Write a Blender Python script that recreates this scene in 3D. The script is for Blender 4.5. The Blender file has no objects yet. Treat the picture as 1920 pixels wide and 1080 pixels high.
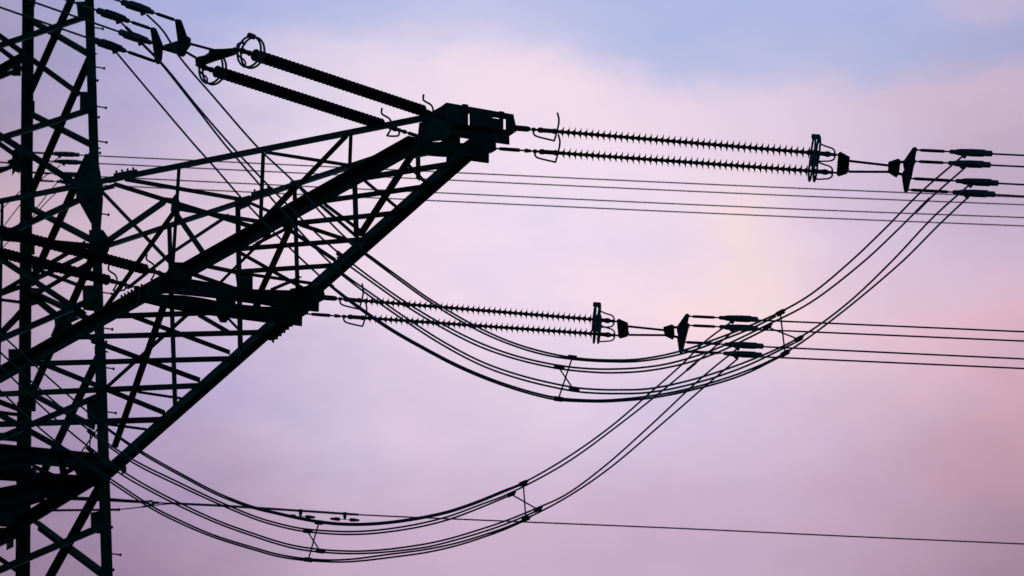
import bpy, bmesh, math, random
from mathutils import Vector, Matrix
random.seed(7)
SC = bpy.context.scene
COL = SC.collection
rad = math.radians

# ------------------------------------------------------------------ camera
CAM = Vector((0, 0, 1.7)); PITCH = rad(18.2); F = 8000.0
cam_d = bpy.data.cameras.new('camera'); cam = bpy.data.objects.new('camera', cam_d)
COL.objects.link(cam); SC.camera = cam
cam.location = CAM; cam.rotation_euler = (rad(90) + PITCH, 0, 0)
cam_d.sensor_width = 36; cam_d.lens = 150; cam_d.clip_start = 0.5; cam_d.clip_end = 9000
cam_d.dof.use_dof = True; cam_d.dof.focus_distance = 58.0; cam_d.dof.aperture_fstop = 2.8

def ray(x, y):
    X = (x - 960) / F; Y = (540 - y) / F
    return Vector((X, math.cos(PITCH) - Y * math.sin(PITCH), math.sin(PITCH) + Y * math.cos(PITCH)))
def P(x, y, Z): return CAM + ray(x, y) * Z
def onz(x, y, h): r = ray(x, y); return CAM + r * ((h - CAM.z) / r.z)
def onp(x, y, pl):
    r = ray(x, y); return CAM + r * ((pl[0] - CAM).dot(pl[1]) / r.dot(pl[1]))
def depth(p): q = p - CAM; return q.y * math.cos(PITCH) + q.z * math.sin(PITCH)

# ------------------------------------------------------------------ sky / light
SUN_EL, SUN_AZ = rad(2.0), rad(14.0)          # low sun behind the cloud, beyond the tower
w = bpy.data.worlds.new('World'); SC.world = w; w.use_nodes = True
nt = w.node_tree; nt.nodes.clear(); N = nt.nodes.new; L = nt.links.new
def setin(sock, v):
    if hasattr(v, 'is_output') or isinstance(v, bpy.types.NodeSocket): L(v, sock)
    else: sock.default_value = v
def m(op, a, b=None, c=None, clamp=False):
    n = N('ShaderNodeMath'); n.operation = op; n.use_clamp = clamp
    setin(n.inputs[0], a)
    if b is not None: setin(n.inputs[1], b)
    if c is not None: setin(n.inputs[2], c)
    return n.outputs[0]
def mixc(f, a, b):
    n = N('ShaderNodeMix'); n.data_type = 'RGBA'
    setin(n.inputs[0], f); setin(n.inputs[6], a); setin(n.inputs[7], b)
    return n.outputs[2]
def lin(c): return tuple((v / 255 / 12.92 if v <= 10.3 else ((v / 255 + .055) / 1.055) ** 2.4) for v in c) + (1,)
tc = N('ShaderNodeTexCoord'); sx = N('ShaderNodeSeparateXYZ'); L(tc.outputs['Generated'], sx.inputs[0])
az = m('ARCTAN2', sx.outputs[0], sx.outputs[1]); el = m('ARCSINE', sx.outputs[2])
def noise(scale, detail, rough=.55, zs=1.6, off=0.0):
    mp = N('ShaderNodeMapping'); mp.inputs['Scale'].default_value = (1, 1, zs)
    mp.inputs['Location'].default_value = (off, off * .7, off * .3)
    L(tc.outputs['Generated'], mp.inputs[0])
    n = N('ShaderNodeTexNoise'); n.inputs['Scale'].default_value = scale
    n.inputs['Detail'].default_value = detail; n.inputs['Roughness'].default_value = rough
    L(mp.outputs[0], n.inputs['Vector']); return n.outputs['Fac']
n1 = noise(16, 5, .5, 1.8, 3.1); n2 = noise(20, 4, .5, 1.8, 9.7); n3 = noise(46, 6, .55, 2.2, 5.3)
azw = m('ADD', az, m('ADD', m('MULTIPLY', m('SUBTRACT', n1, .5), .034), m('MULTIPLY', m('SUBTRACT', n3, .5), .022)))
n4 = noise(40, 6, .6, 2.4, 11.3)
elw = m('ADD', el, m('ADD', m('MULTIPLY', m('SUBTRACT', n2, .5), .022), m('MULTIPLY', m('SUBTRACT', n4, .5), .016)))
def azel(x, y):
    d = ray(x, y).normalized(); return math.atan2(d.x, d.y), math.asin(d.z)
# evening clouds: hue of each part of the sky by direction, blended smoothly and ruffled by noise
CLOUDS = [  # x, y, half width, half height, colour
    (20, 60, 170, 120, (166, 156, 188)), (20, 230, 170, 130, (160, 148, 178)), (20, 420, 160, 120, (206, 172, 184)), (30, 620, 170, 130, (172, 150, 178)), (20, 820, 180, 130, (152, 132, 160)), (40, 1030, 200, 150, (146, 122, 150)),
    (230, 110, 150, 90, (176, 170, 216)), (240, 230, 150, 90, (182, 174, 214)), (260, 350, 150, 110, (216, 190, 210)), (300, 500, 160, 110, (218, 196, 214)), (310, 700, 170, 140, (188, 172, 212)), (280, 880, 170, 120, (176, 154, 192)), (260, 1040, 180, 120, (160, 128, 156)),
    (300, 0, 180, 60, (160, 170, 220)), (480, 170, 160, 110, (212, 202, 228)), (560, 20, 200, 55, (174, 186, 230)), (620, 130, 180, 80, (228, 214, 234)),
    (500, 980, 170, 110, (184, 157, 184)), (580, 780, 190, 140, (204, 190, 220)), (700, 1040, 200, 90, (198, 168, 194)), (880, 760, 190, 140, (226, 206, 228)), (900, 960, 200, 120, (208, 182, 208)),
    (830, 250, 210, 120, (240, 224, 240)), (700, 420, 220, 130, (238, 216, 234)), (960, 190, 200, 80, (246, 222, 234)), (1000, 450, 150, 100, (230, 216, 242)), (1050, 340, 200, 90, (242, 224, 240)), (900, 60, 160, 55, (198, 198, 232)),
    (960, 590, 220, 110, (240, 218, 236)), (1280, 560, 200, 90, (252, 222, 228)), (1420, 440, 90, 90, (248, 222, 226)), (1250, 430, 140, 90, (236, 216, 236)), (1600, 450, 150, 110, (216, 196, 224)),
    (1180, 40, 180, 60, (172, 187, 229)), (1340, 110, 150, 45, (170, 184, 227)), (1420, 15, 150, 45, (182, 188, 228)), (1650, 120, 160, 50, (172, 182, 222)), (1600, 40, 140, 45, (172, 182, 226)), (1840, 35, 100, 35, (204, 188, 216)), (1880, 110, 120, 55, (166, 170, 210)),
    (1350, 220, 200, 90, (234, 212, 230)), (1600, 240, 180, 80, (214, 196, 220)), (1850, 215, 150, 60, (206, 182, 204)), (1880, 320, 150, 80, (186, 166, 190)), (1880, 450, 160, 90, (202, 180, 208)),
    (1800, 585, 180, 80, (226, 188, 206)), (1560, 620, 180, 100, (232, 202, 216)), (1890, 700, 150, 90, (208, 168, 184)), (1680, 760, 180, 110, (208, 178, 202)), (1890, 860, 170, 100, (194, 154, 168)), (1900, 1050, 180, 110, (158, 124, 144)),
    (1090, 22, 90, 22, (188, 190, 228)), (1290, 72, 90, 16, (190, 190, 224)), (1510, 78, 90, 16, (184, 186, 222)),
    (1395, 440, 34, 60, (252, 226, 218)), (1440, 540, 70, 60, (252, 224, 222)), (1915, 790, 60, 50, (206, 160, 164)), (1780, 640, 120, 40, (226, 184, 196)), (1835, 190, 90, 28, (218, 188, 204)),
    (1250, 780, 180, 110, (216, 202, 230)), (1400, 900, 190, 110, (210, 182, 210)), (1180, 1020, 200, 100, (200, 170, 198)), (1560, 1020, 180, 100, (194, 162, 186)), (1720, 960, 170, 110, (188, 154, 178)),
]
acc = None; tot = None
for x, y, wx, wy, colr in CLOUDS:
    a0, e0 = azel(x, y)
    dx = m('MULTIPLY', m('SUBTRACT', azw, a0), F / wx / 1.22); dy = m('MULTIPLY', m('SUBTRACT', elw, e0), F / wy / 1.16)
    wgt = m('POWER', 2.71828, m('MULTIPLY', m('ADD', m('MULTIPLY', dx, dx), m('MULTIPLY', dy, dy)), -1))
    v_ = N('ShaderNodeVectorMath'); v_.operation = 'SCALE'; v_.inputs[0].default_value = lin(colr)[:3]; L(wgt, v_.inputs['Scale'])
    if acc is None: acc, tot = v_.outputs[0], wgt
    else:
        ad = N('ShaderNodeVectorMath'); ad.operation = 'ADD'; L(acc, ad.inputs[0]); L(v_.outputs[0], ad.inputs[1]); acc = ad.outputs[0]
        tot = m('ADD', tot, wgt)
base = N('ShaderNodeVectorMath'); base.operation = 'ADD'; L(acc, base.inputs[0]); base.inputs[1].default_value = tuple(v * .01 for v in lin((172, 148, 180))[:3])
nrm = N('ShaderNodeVectorMath'); nrm.operation = 'SCALE'; L(base.outputs[0], nrm.inputs[0]); L(m('DIVIDE', 1.0, m('ADD', tot, .01)), nrm.inputs['Scale'])
k_ = m('SUBTRACT', n3, .5)
tint = N('ShaderNodeCombineXYZ'); L(m('ADD', 1.0, m('MULTIPLY', k_, .22)), tint.inputs[0]); L(m('ADD', 1.0, m('MULTIPLY', k_, .12)), tint.inputs[1]); L(m('ADD', 1.0, m('MULTIPLY', k_, .02)), tint.inputs[2])
vm = N('ShaderNodeVectorMath'); vm.operation = 'MULTIPLY'; L(nrm.outputs[0], vm.inputs[0]); L(tint.outputs[0], vm.inputs[1])
# the glow covers the sky around the sunset side only; elsewhere a deep blue dusk sky
fa = m('DIVIDE', m('ABSOLUTE', az), rad(22)); fe = m('DIVIDE', m('ABSOLUTE', m('SUBTRACT', el, rad(19))), rad(11))
fm = m('POWER', 2.71828, m('MULTIPLY', m('ADD', m('POWER', fa, 4), m('POWER', fe, 4)), -1))
sky = N('ShaderNodeTexSky'); sky.sky_type = 'NISHITA'; sky.sun_disc = False
sky.sun_elevation = SUN_EL; sky.sun_rotation = SUN_AZ
bw = N('ShaderNodeRGBToBW'); L(sky.outputs[0], bw.inputs[0])
sk = N('ShaderNodeVectorMath'); sk.operation = 'SCALE'; sk.inputs[0].default_value = (.15, .60, .92); L(bw.outputs[0], sk.inputs['Scale'])
bg1 = N('ShaderNodeBackground'); L(sk.outputs[0], bg1.inputs[0]); bg1.inputs[1].default_value = .145
bg2 = N('ShaderNodeBackground'); L(vm.outputs[0], bg2.inputs[0]); bg2.inputs[1].default_value = 1.0
mx = N('ShaderNodeMixShader'); L(fm, mx.inputs[0]); L(bg1.outputs[0], mx.inputs[1]); L(bg2.outputs[0], mx.inputs[2])
out = N('ShaderNodeOutputWorld'); L(mx.outputs[0], out.inputs[0])
sun_d = bpy.data.lights.new('sun', 'SUN'); sun = bpy.data.objects.new('sun', sun_d); COL.objects.link(sun)
sun_d.energy = .05; sun_d.angle = rad(10); sun_d.color = (1, .78, .72)
sd = Vector((math.sin(SUN_AZ) * math.cos(SUN_EL), math.cos(SUN_AZ) * math.cos(SUN_EL), math.sin(SUN_EL)))
sun.rotation_euler = (-sd).to_track_quat('-Z', 'Y').to_euler()
SC.view_settings.view_transform = 'Standard'; SC.view_settings.look = 'None'
SC.view_settings.exposure = 0; SC.view_settings.gamma = 1; SC.view_settings.use_curve_mapping = False

# ------------------------------------------------------------------ materials
def mat(name, col, rough=.6, metal=0.0, var=.35, scale=6.0, spec=.3, bump=.0):
    mt = bpy.data.materials.new(name); mt.use_nodes = True
    t = mt.node_tree; b = t.nodes['Principled BSDF']
    b.inputs['Roughness'].default_value = rough; b.inputs['Metallic'].default_value = metal
    b.inputs['Specular IOR Level'].default_value = spec
    g = t.nodes.new('ShaderNodeNewGeometry')
    n = t.nodes.new('ShaderNodeTexNoise'); n.inputs['Scale'].default_value = scale; n.inputs['Detail'].default_value = 6
    t.links.new(g.outputs['Position'], n.inputs['Vector'])
    r = t.nodes.new('ShaderNodeValToRGB')
    r.color_ramp.elements[0].position = .3; r.color_ramp.elements[1].position = .7
    r.color_ramp.elements[0].color = tuple(v * (1 - var) for v in col) + (1,)
    r.color_ramp.elements[1].color = tuple(v * (1 + var) for v in col) + (1,)
    t.links.new(n.outputs['Fac'], r.inputs[0]); t.links.new(r.outputs[0], b.inputs['Base Color'])
    if bump:
        bp = t.nodes.new('ShaderNodeBump'); bp.inputs['Strength'].default_value = bump
        t.links.new(n.outputs['Fac'], bp.inputs['Height']); t.links.new(bp.outputs[0], b.inputs['Normal'])
    return mt
STEEL = mat('dark_green_painted_steel', (.030, .060, .054), .6, 0, .5, 3.0, .12)
FIT = mat('galvanised_fitting', (.045, .055, .065), .6, .0, .35, 14, .12)
ALU = mat('weathered_aluminium', (.12, .15, .19), .5, .0, .25, 20, .2)
CLAMP = mat('clamp_forging', (.075, .10, .13), .5, .0, .35, 14, .15)
RUB = mat('dark_silicone_rubber', (.012, .012, .015), .6, 0, .3, 10, .2)
SIGN = mat('dark_enamel_plate', (.03, .035, .045), .5, 0, .2, 10, .3)
WHITE = mat('white_lettering', (.75, .75, .75), .6, 0, .08, 20, .3)
GRASS = mat('rough_meadow', (.035, .055, .018), .95, 0, .6, .35, .1, .4)
CONC = mat('foundation_concrete', (.28, .27, .25), .9, 0, .25, 3, .2, .3)

# ------------------------------------------------------------------ object helpers
ORG = {}
def origin(o):
    while o.parent: o = o.parent
    return ORG.get(o.name, Vector())
def thing(name, label, cat, loc, group=None, kind=None):
    o = bpy.data.objects.new(name, None); COL.objects.link(o); o.location = loc
    o.empty_display_size = .3; ORG[o.name] = Vector(loc); tag(o, label, cat, group, kind); return o
def tag(o, label=None, cat=None, group=None, kind=None):
    if label: o['label'] = label
    if cat: o['category'] = cat
    if group: o['group'] = group
    if kind: o['kind'] = kind
    return o
def obj(name, bm, mt, parent=None, loc=None, local=False, smooth=False):
    off = Vector()
    if not local:
        if parent is not None: off = origin(parent)
        elif loc is not None: off = Vector(loc)
    if off.length: bmesh.ops.translate(bm, verts=bm.verts, vec=-off)
    bmesh.ops.recalc_face_normals(bm, faces=bm.faces)
    me = bpy.data.meshes.new(name); bm.to_mesh(me); bm.free(); me.materials.append(mt)
    if smooth:
        for p in me.polygons: p.use_smooth = True
    o = bpy.data.objects.new(name, me); COL.objects.link(o)
    if parent is not None: o.parent = parent
    elif loc is not None: o.location = loc
    return o
def dup_tree(o, delta, parent=None):
    c = o.copy(); COL.objects.link(c)
    if parent is not None: c.parent = parent
    else: c.location = o.location + delta
    for ch in list(o.children): dup_tree(ch, delta, c)
    return c
def catmull(pts, n=8):
    pts = [Vector(p) for p in pts]; res = []
    if len(pts) < 3: return pts
    for i in range(len(pts) - 1):
        p0 = pts[max(i - 1, 0)]; p1 = pts[i]; p2 = pts[i + 1]; p3 = pts[min(i + 2, len(pts) - 1)]
        if i == 0: p0 = p1 * 2 - p2
        if i == len(pts) - 2: p3 = p2 * 2 - p1
        # centripetal-ish parametrisation keeps uneven digitised points smooth
        d1 = max((p1 - p0).length, 1e-6) ** .5; d2 = max((p2 - p1).length, 1e-6) ** .5; d3 = max((p3 - p2).length, 1e-6) ** .5
        m1 = (p1 - p0) / d1 - (p2 - p0) / (d1 + d2) + (p2 - p1) / d2
        m2 = (p2 - p1) / d2 - (p3 - p1) / (d2 + d3) + (p3 - p2) / d3
        m1 *= d2; m2 *= d2
        for k in range(n):
            t = k / n; t2 = t * t; t3 = t2 * t
            res.append(p1 * (2 * t3 - 3 * t2 + 1) + m1 * (t3 - 2 * t2 + t) + p2 * (-2 * t3 + 3 * t2) + m2 * (t3 - t2))
    res.append(pts[-1]); return res
def tube(bm, pts, r, seg=8, closed=False):
    pts = [Vector(p) for p in pts]; n = len(pts); rings = []; up = None
    rr = r if isinstance(r, (list, tuple)) else [r] * n
    for i in range(n):
        if closed: t = pts[(i + 1) % n] - pts[i - 1]
        else: t = pts[min(i + 1, n - 1)] - pts[max(i - 1, 0)]
        t.normalize()
        if up is None: up = t.orthogonal().normalized()
        else:
            up = up - t * up.dot(t); up.normalize()
        b = t.cross(up)
        rings.append([bm.verts.new(pts[i] + (up * math.cos(a) + b * math.sin(a)) * rr[i]) for a in [2 * math.pi * k / seg for k in range(seg)]])
    m_ = n if closed else n - 1
    for i in range(m_):
        A, B = rings[i], rings[(i + 1) % n]
        for k in range(seg): bm.faces.new((A[k], A[(k + 1) % seg], B[(k + 1) % seg], B[k]))
    if not closed: bm.faces.new(rings[0][::-1]); bm.faces.new(rings[-1])
def lathe(bm, o, ax, prof, seg=20):
    ax = ax.normalized(); u_ = ax.orthogonal().normalized(); v_ = ax.cross(u_); rings = []
    for x, r in prof:
        rings.append([bm.verts.new(o + ax * x + (u_ * math.cos(a) + v_ * math.sin(a)) * r) for a in [2 * math.pi * k / seg for k in range(seg)]])
    for A, B in zip(rings, rings[1:]):
        for k in range(seg): bm.faces.new((A[k], A[(k + 1) % seg], B[(k + 1) % seg], B[k]))
    bm.faces.new(rings[0][::-1]); bm.faces.new(rings[-1])
def prism(bm, pts, vec):
    a = [bm.verts.new(p) for p in pts]; b = [bm.verts.new(p + vec) for p in pts]
    bm.faces.new(a); bm.faces.new(b[::-1]); n = len(a)
    for i in range(n): bm.faces.new((a[i], b[i], b[(i + 1) % n], a[(i + 1) % n]))
def sweep_profile(bm, p, q, t, n, prof):
    A = [bm.verts.new(p + t * a + n * b) for a, b in prof]; B = [bm.verts.new(q + t * a + n * b) for a, b in prof]
    bm.faces.new(A); bm.faces.new(B[::-1]); k = len(A)
    for i in range(k): bm.faces.new((A[i], B[i], B[(i + 1) % k], A[(i + 1) % k]))
def bolt(bm, p, ax, r=.02, h=.025): lathe(bm, p, ax, [(0, r), (h, r), (h + .004, r * .6)], 6)

# ------------------------------------------------------------------ the tower's frame of reference
H = P(850, 310, 55.2).z
Bt = onz(850, 310, H); B0 = onz(193, 893, H)
At = onz(775, 268, H); A1 = onz(0, 702, H); BC = onz(204, 893, H)     # BC: outer corner of the near right leg
UP = Vector((0, 0, 1)); U = (Bt - B0).normalized()
for _ in range(5):                       # arm axis: from the middle of the body side to the middle of the tip
    V = Vector((-U.y, U.x, 0)); V = V if V.x > 0 else -V
    dA = A1 - At; A0 = At + dA * (-(At - BC).dot(U) / dA.dot(U))
    U = ((Bt + At) / 2 - (BC + A0) / 2).normalized()
V = Vector((-U.y, U.x, 0)); V = V if V.x > 0 else -V
HV, HU, TAPER = 2.0, 1.88, .0455
CB = BC - V * HV - U * HU
def leg(su, sv, z):
    d = (z - H) * TAPER
    p = CB + U * su * (HU - d) + V * sv * (HV - d); p.z = z; return p
def plane3(a, b, c_):
    return (a, (b - a).cross(c_ - a).normalized())
BOT = (Bt, UP.copy())
FACE_F = plane3(leg(1, 1, H), leg(1, -1, H), leg(1, 1, H + 8))
FACE_R = plane3(leg(1, 1, H), leg(-1, 1, H), leg(1, 1, H + 8))
FACE_B = plane3(leg(-1, 1, H), leg(-1, -1, H), leg(-1, 1, H + 8))
SIDE_A = (At, (A1 - At).cross(UP).normalized())
SIDE_B = (Bt, (B0 - Bt).cross(UP).normalized())
# top chords: right one ends on the near right leg, left one on the left leg
tb_q = onp(195, 463, SIDE_B); tb_p = onp(790, 268, SIDE_B)
ta_q = onp(0, 377, SIDE_A); ta_p = onp(785, 223, SIDE_A)
TOP = plane3(ta_p, ta_q, tb_q)

tower = thing('transmission_tower', 'dark green steel lattice power tower with a long crossarm reaching to the right', 'power tower', (CB.x, CB.y, 0))
K = [0]
def member(name, pl, x1, y1, x2, y2, wpx, both=False, parent=None, off=0.0, ext=0.0, mt=None):
    """steel angle between two points of a tower face"""
    p = onp(x1, y1, pl); q = onp(x2, y2, pl)
    return angle(name, p, q, pl[1], wpx, both, parent, off, mt)
def angle(name, p, q, n, wpx, both=False, parent=None, off=0.0, mt=None, flat=False, rise=False):
    ax = (q - p).normalized(); n = (n - ax * n.dot(ax)).normalized(); t = n.cross(ax)
    mid = (p + q) / 2; vd = (mid - CAM).normalized(); i = vd.cross(ax).normalized()
    pt, pn = t.dot(i), n.dot(i)
    if pt < 0: t = -t; pt = -pt
    if (pn < 0) != both: n = -n; pn = -pn
    if rise and n.z < 0: t, n, pt, pn = -t, -n, -pt, -pn        # upright flange above, flat flange outside
    wm = wpx * depth(mid) / F
    if flat: W = wm / max(abs(pt), .35)
    else: W = wm / (abs(pt) + abs(pn)) if both else wm / max(abs(pt), abs(pn))
    th = max(.008, min(.016, W * .12))
    lo = min(0, pt * W, pn * W); hi = max(0, pt * W, pn * W)
    K[0] += 1
    sh = -i * (lo + hi) / 2 + n * (((K[0] * 5) % 9 - 4) * .0035 + off)
    bm = bmesh.new()
    if flat: sh = -t * W / 2; prof = [(0, 0), (W, 0), (W, th), (0, th)]
    else: prof = [(0, 0), (W, 0), (W, th), (th, th), (th, W), (0, W)]
    sweep_profile(bm, p + sh, q + sh, t, n, prof)
    return obj(name, bm, mt or STEEL, parent or tower)
def plate(name, pl, pts, th=.014, off=0.0, parent=None, mt=None, bolts=None, br=.016):
    n = pl[1]; n = n if n.dot(CAM - pl[0]) > 0 else -n
    bm = bmesh.new(); P3 = [onp(x, y, pl) + n * off for x, y in pts]
    prism(bm, P3, -n * th)
    for bx, by in (bolts or []): bolt(bm, onp(bx, by, pl) + n * off, n, br, .02)
    return obj(name, bm, mt or STEEL, parent or tower)

# ---- legs
ZT = 33.0
LEGS = {}
for su, sv in ((1, 1), (-1, 1), (1, -1), (-1, -1)):
    bm = bmesh.new(); wl = .165; th = .018
    p, q = leg(su, sv, .3), leg(su, sv, ZT)
    ax = (q - p).normalized(); a = -V * sv; b = -U * su
    prof = [(0, 0), (wl, 0), (wl, th), (th, th), (th, wl), (0, wl)]
    sweep_profile(bm, p, q, a, b, prof)
    # heavier leg section below the crossarm
    p2, q2 = leg(su, sv, .3) - a * .012 - b * .012, leg(su, sv, H + 2.2) - a * .012 - b * .012
    w2 = wl + .03
    sweep_profile(bm, p2, q2, a, b, [(0, 0), (w2, 0), (w2, .011), (.011, .011), (.011, w2), (0, w2)])
    LEGS[su, sv] = obj('leg', bm, STEEL, tower)
    bm = bmesh.new(); g = leg(su, sv, 0)
    lathe(bm, Vector((g.x, g.y, -.4)), UP, [(0, .55), (.55, .55), (.62, .5), (.75, .32), (.95, .28)], 24)
    obj('foundation', bm, CONC, tower)
LN, LF = LEGS[1, 1], LEGS[-1, 1]

# ---- long lower crossarm: chords
bot_A = angle('bottom_chord', onz(788, 261, H), onz(-258, 846.4, H), UP, 31, True)
bot_B = angle('bottom_chord', onz(872, 290, H), onz(193, 893, H), UP, 27.5, True, rise=True)
top_A = angle('top_chord', onp(792, 221.5, SIDE_A), onp(-237, 423.5, SIDE_A), SIDE_A[1], 11.5, True)
top_B = angle('top_chord', onp(790, 268, SIDE_B), onp(195, 463, SIDE_B), SIDE_B[1], 10.5)
# rungs of the underside, chord to chord
for x1, y1, x2, y2, wp in (
    (662, 335, 858, 304, 11), (573, 382, 812, 348, 9.5), (498, 422, 757, 396, 9.5), (405, 470, 700, 447, 9), (438, 511.5, 645, 498, 9),
    (220, 592, 470, 583, 10), (104, 634, 500, 624, 10), (15, 682, 449, 671, 10), (-101, 744, 388, 723, 10.5), (-204, 800, 318, 785, 11)):
    member('rung', BOT, x1, y1, x2, y2, wp)
# steep heavy diagonals and thin ones of the underside
for x1, y1, x2, y2, wp in (
    (774, 288, 676, 440, 12.5), (548, 420, 486, 555, 11.5), (312, 560, 215, 838, 12.5),
    (762, 307, 797, 343, 6), (678, 333, 754, 396, 5.5),
    (560, 350, 668, 444, 5.5), (607, 380, 678, 433, 6), (530, 423, 628, 488, 7),
    (450, 472, 574, 542, 6.5), (372, 496, 450, 512, 8), (362, 512, 448, 542, 8), (452, 512, 584, 531, 6), (508, 545, 562, 522, 6),
    (540, 428, 478, 459, 6), (506, 436, 398, 544, 5), (560, 419, 660, 452, 7.5),
    (226, 585, 430, 661, 8.5), (170, 636, 374, 711, 9.5), (78, 681, 308, 774, 9.5), (258, 733, 345, 746, 5),
    (200, 795, 275, 805, 5), (352, 588, 200, 725, 6.5), (370, 588, 432, 624, 8), (425, 595, 452, 623, 4.5)):
    member('brace', BOT, x1, y1, x2, y2, wp)
# left truss side
for x1, y1, x2, y2, wp in ((659, 254, 656, 335, 6.5), (493, 287, 488, 418, 7), (337, 317, 325, 508, 6.2), (4, 378, -2, 700, 5.5)):
    member('post', SIDE_A, x1, y1, x2, y2, wp)
for x1, y1, x2, y2, wp in ((652, 255, 500, 412, 8.5), (214, 345, 472, 425, 9), (326, 396, 190, 586, 8.5), (334, 405, 386, 480, 9.5), (337, 392, 490, 416, 8)):
    member('brace', SIDE_A, x1, y1, x2, y2, wp)
# upper face between the two top chords
for x1, y1, x2, y2, wp in ((234, 335, 458, 374, 8), (497, 286, 656, 311, 6.5), (332, 318, 203, 452, 0)):
    if wp: member('brace', TOP, x1, y1, x2, y2, wp)
# right truss side
for x1, y1, x2, y2, wp in ((785, 272, 786, 337, 8.5), (664, 312, 668, 445, 9.5), (554, 345, 560, 548, 8), (446, 383, 451, 658, 9.5), (316, 424, 327, 762, 8.5)):
    member('post', SIDE_B, x1, y1, x2, y2, wp)
for x1, y1, x2, y2, wp in ((452, 373, 512, 399, 6), (555, 346, 470, 436, 8), (200, 452, 312, 374, 11), (312, 424, 425, 410, 0),
                           (190, 358, 322, 496, 6.5), (428, 405, 318, 478, 6), (318, 478, 240, 540, 6), (318, 478, 190, 575, 0), (302, 392, 318, 376, 0)):
    if wp: member('brace', SIDE_B, x1, y1, x2, y2, wp)

# ---- tower body faces
for x1, y1, x2, y2, wp in (   # side face, near right leg to far right leg
    (163, -62, 55, 180, 14), (172, 102, 54, 372, 14), (167, 288, 56, 534, 14), (176, 479, 57, 745, 14), (185, 667, 56, 938, 14.5), (193, 905, 80, 1108, 17),
    (58, 38, 164, 100, 12), (58, 213, 170, 270, 12), (58, 390, 172, 450, 12.5), (55, 545, 168, 598, 11.5), (70, 562, 132, 612, 12),
    (58, 738, 175, 800, 11), (70, 983, 194, 1076, 16)):
    member('brace', FACE_R, x1, y1, x2, y2, wp)
for x1, y1, x2, y2, wp in (   # near face, left leg to near right leg
    (165, 30, -238, 165, 12), (167, 207, -241, 336, 12), (168, 366, -246, 556, 12.5), (178, 560, -252, 745, 12.5), (186, 742, -257, 930, 12), (190, 988, -262, 1180, 14),
    (-236, -105, 150, 177, 10), (-240, 102, 142, 345, 12), (-244, 322, 160, 590, 11), (-250, 640, 185, 880, 11), (-258, 842, 0, 998, 13)):
    member('brace', FACE_F, x1, y1, x2, y2, wp)
for x1, y1, x2, y2, wp in ((46, 535, -240, 640, 9), (46, 568, -240, 533, 6), (46, 575, -70, 707, 9), (34, 118, -200, -60, 9), (36, 296, -200, 128, 9), (46, 126, -200, 225, 9), (46, 303, -200, 398, 9), (44, 770, -200, 680, 10), (44, 779, -240, 745, 7), (46, 1079, -200, 912, 9)):
    member('brace', FACE_B, x1, y1, x2, y2, wp)
DIA = (leg(1, 1, H + 3.92), UP.copy())        # plan bracing inside the body at top chord level
for x1, y1, x2, y2, wp in ((158, 458, -12, 557, 8), (166, 494, 58, 557, 8), (60, 500, 165, 540, 7)):
    member('brace', DIA, x1, y1, x2, y2, wp)
# belts around the body at crossarm level (channel sections)
for pl, x1, y1, x2, y2, wp in ((FACE_F, -258, 824, 186, 866, 33), (BOT, 190, 905, -345, 869, 20),
        (BOT, 193, 885, 40, 979, 27), (BOT, 150, 905, -60, 945, 36), (FACE_B, 49, 974, -250, 944, 36), (BOT, 86, 926, -100, 980, 26), (FACE_B, 46, 822, -250, 796, 15), (BOT, 60, 868, -345, 885, 28), (FACE_F, 195, 463, -237, 424, 11), (FACE_R, 192, 463, 52, 530, 10)):
    member('belt', pl, x1, y1, x2, y2, wp, True)
for x1, y1, x2, y2, wp in ((115, 862, 122, 905, 13), (60, 880, 75, 905, 12), (170, 885, 120, 868, 8), (60, 872, 130, 905, 8), (90, 905, 170, 860, 9)):
    member('strut', BOT, x1, y1, x2, y2, wp)
# opposite arm, reaching away behind the body
ob = onz(193, 893, H) - U * 20; oa = onz(-258, 846, H) - U * 20
angle('bottom_chord', onz(49, 984, H), onz(0, 1009, H) + (onz(0, 1009, H) - onz(49, 984, H)) * 9, UP, 26, True)
angle('bottom_chord', leg(-1, -1, H), CB - U * 18 - V * .3, UP, 30, True)
angle('top_chord', leg(-1, 1, H + 3.9), CB - U * 18 + V * .28 + UP * .4, V, 11)
angle('top_chord', leg(-1, -1, H + 3.9), CB - U * 18 - V * .28 + UP * .4, V, 11)
for i in range(1, 9):
    t = i / 9.5; a_ = leg(-1, 1, H).lerp(CB - U * 18 + V * .3, t); b_ = leg(-1, -1, H).lerp(CB - U * 18 - V * .3, t)
    a2 = leg(-1, 1, H).lerp(CB - U * 18 + V * .3, t - .1)
    angle('rung', Vector((a_.x, a_.y, H)), Vector((b_.x, b_.y, H)), UP, 9)
    angle('brace', Vector((a2.x, a2.y, H)), Vector((b_.x, b_.y, H)), UP, 9)
# upper crossarm, above the frame on the near side, carrying the far wires behind
ZU = 28.95
for sgn in (1, -1):
    tip = CB + U * sgn * 9.2; tip.z = ZU
    for sv in (1, -1):
        angle('bottom_chord', leg(sgn, sv, ZU), tip + V * sv * .3, UP, 18, True)
        angle('top_chord', leg(sgn, sv, ZU + 3.2), tip + V * sv * .3 + UP * .4, V, 10)
    for i in range(1, 6):
        t = i / 6.5; pa = leg(sgn, 1, ZU).lerp(tip + V * .3, t); pb = leg(sgn, -1, ZU).lerp(tip - V * .3, t)
        angle('rung', pa, pb, UP, 9)
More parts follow.
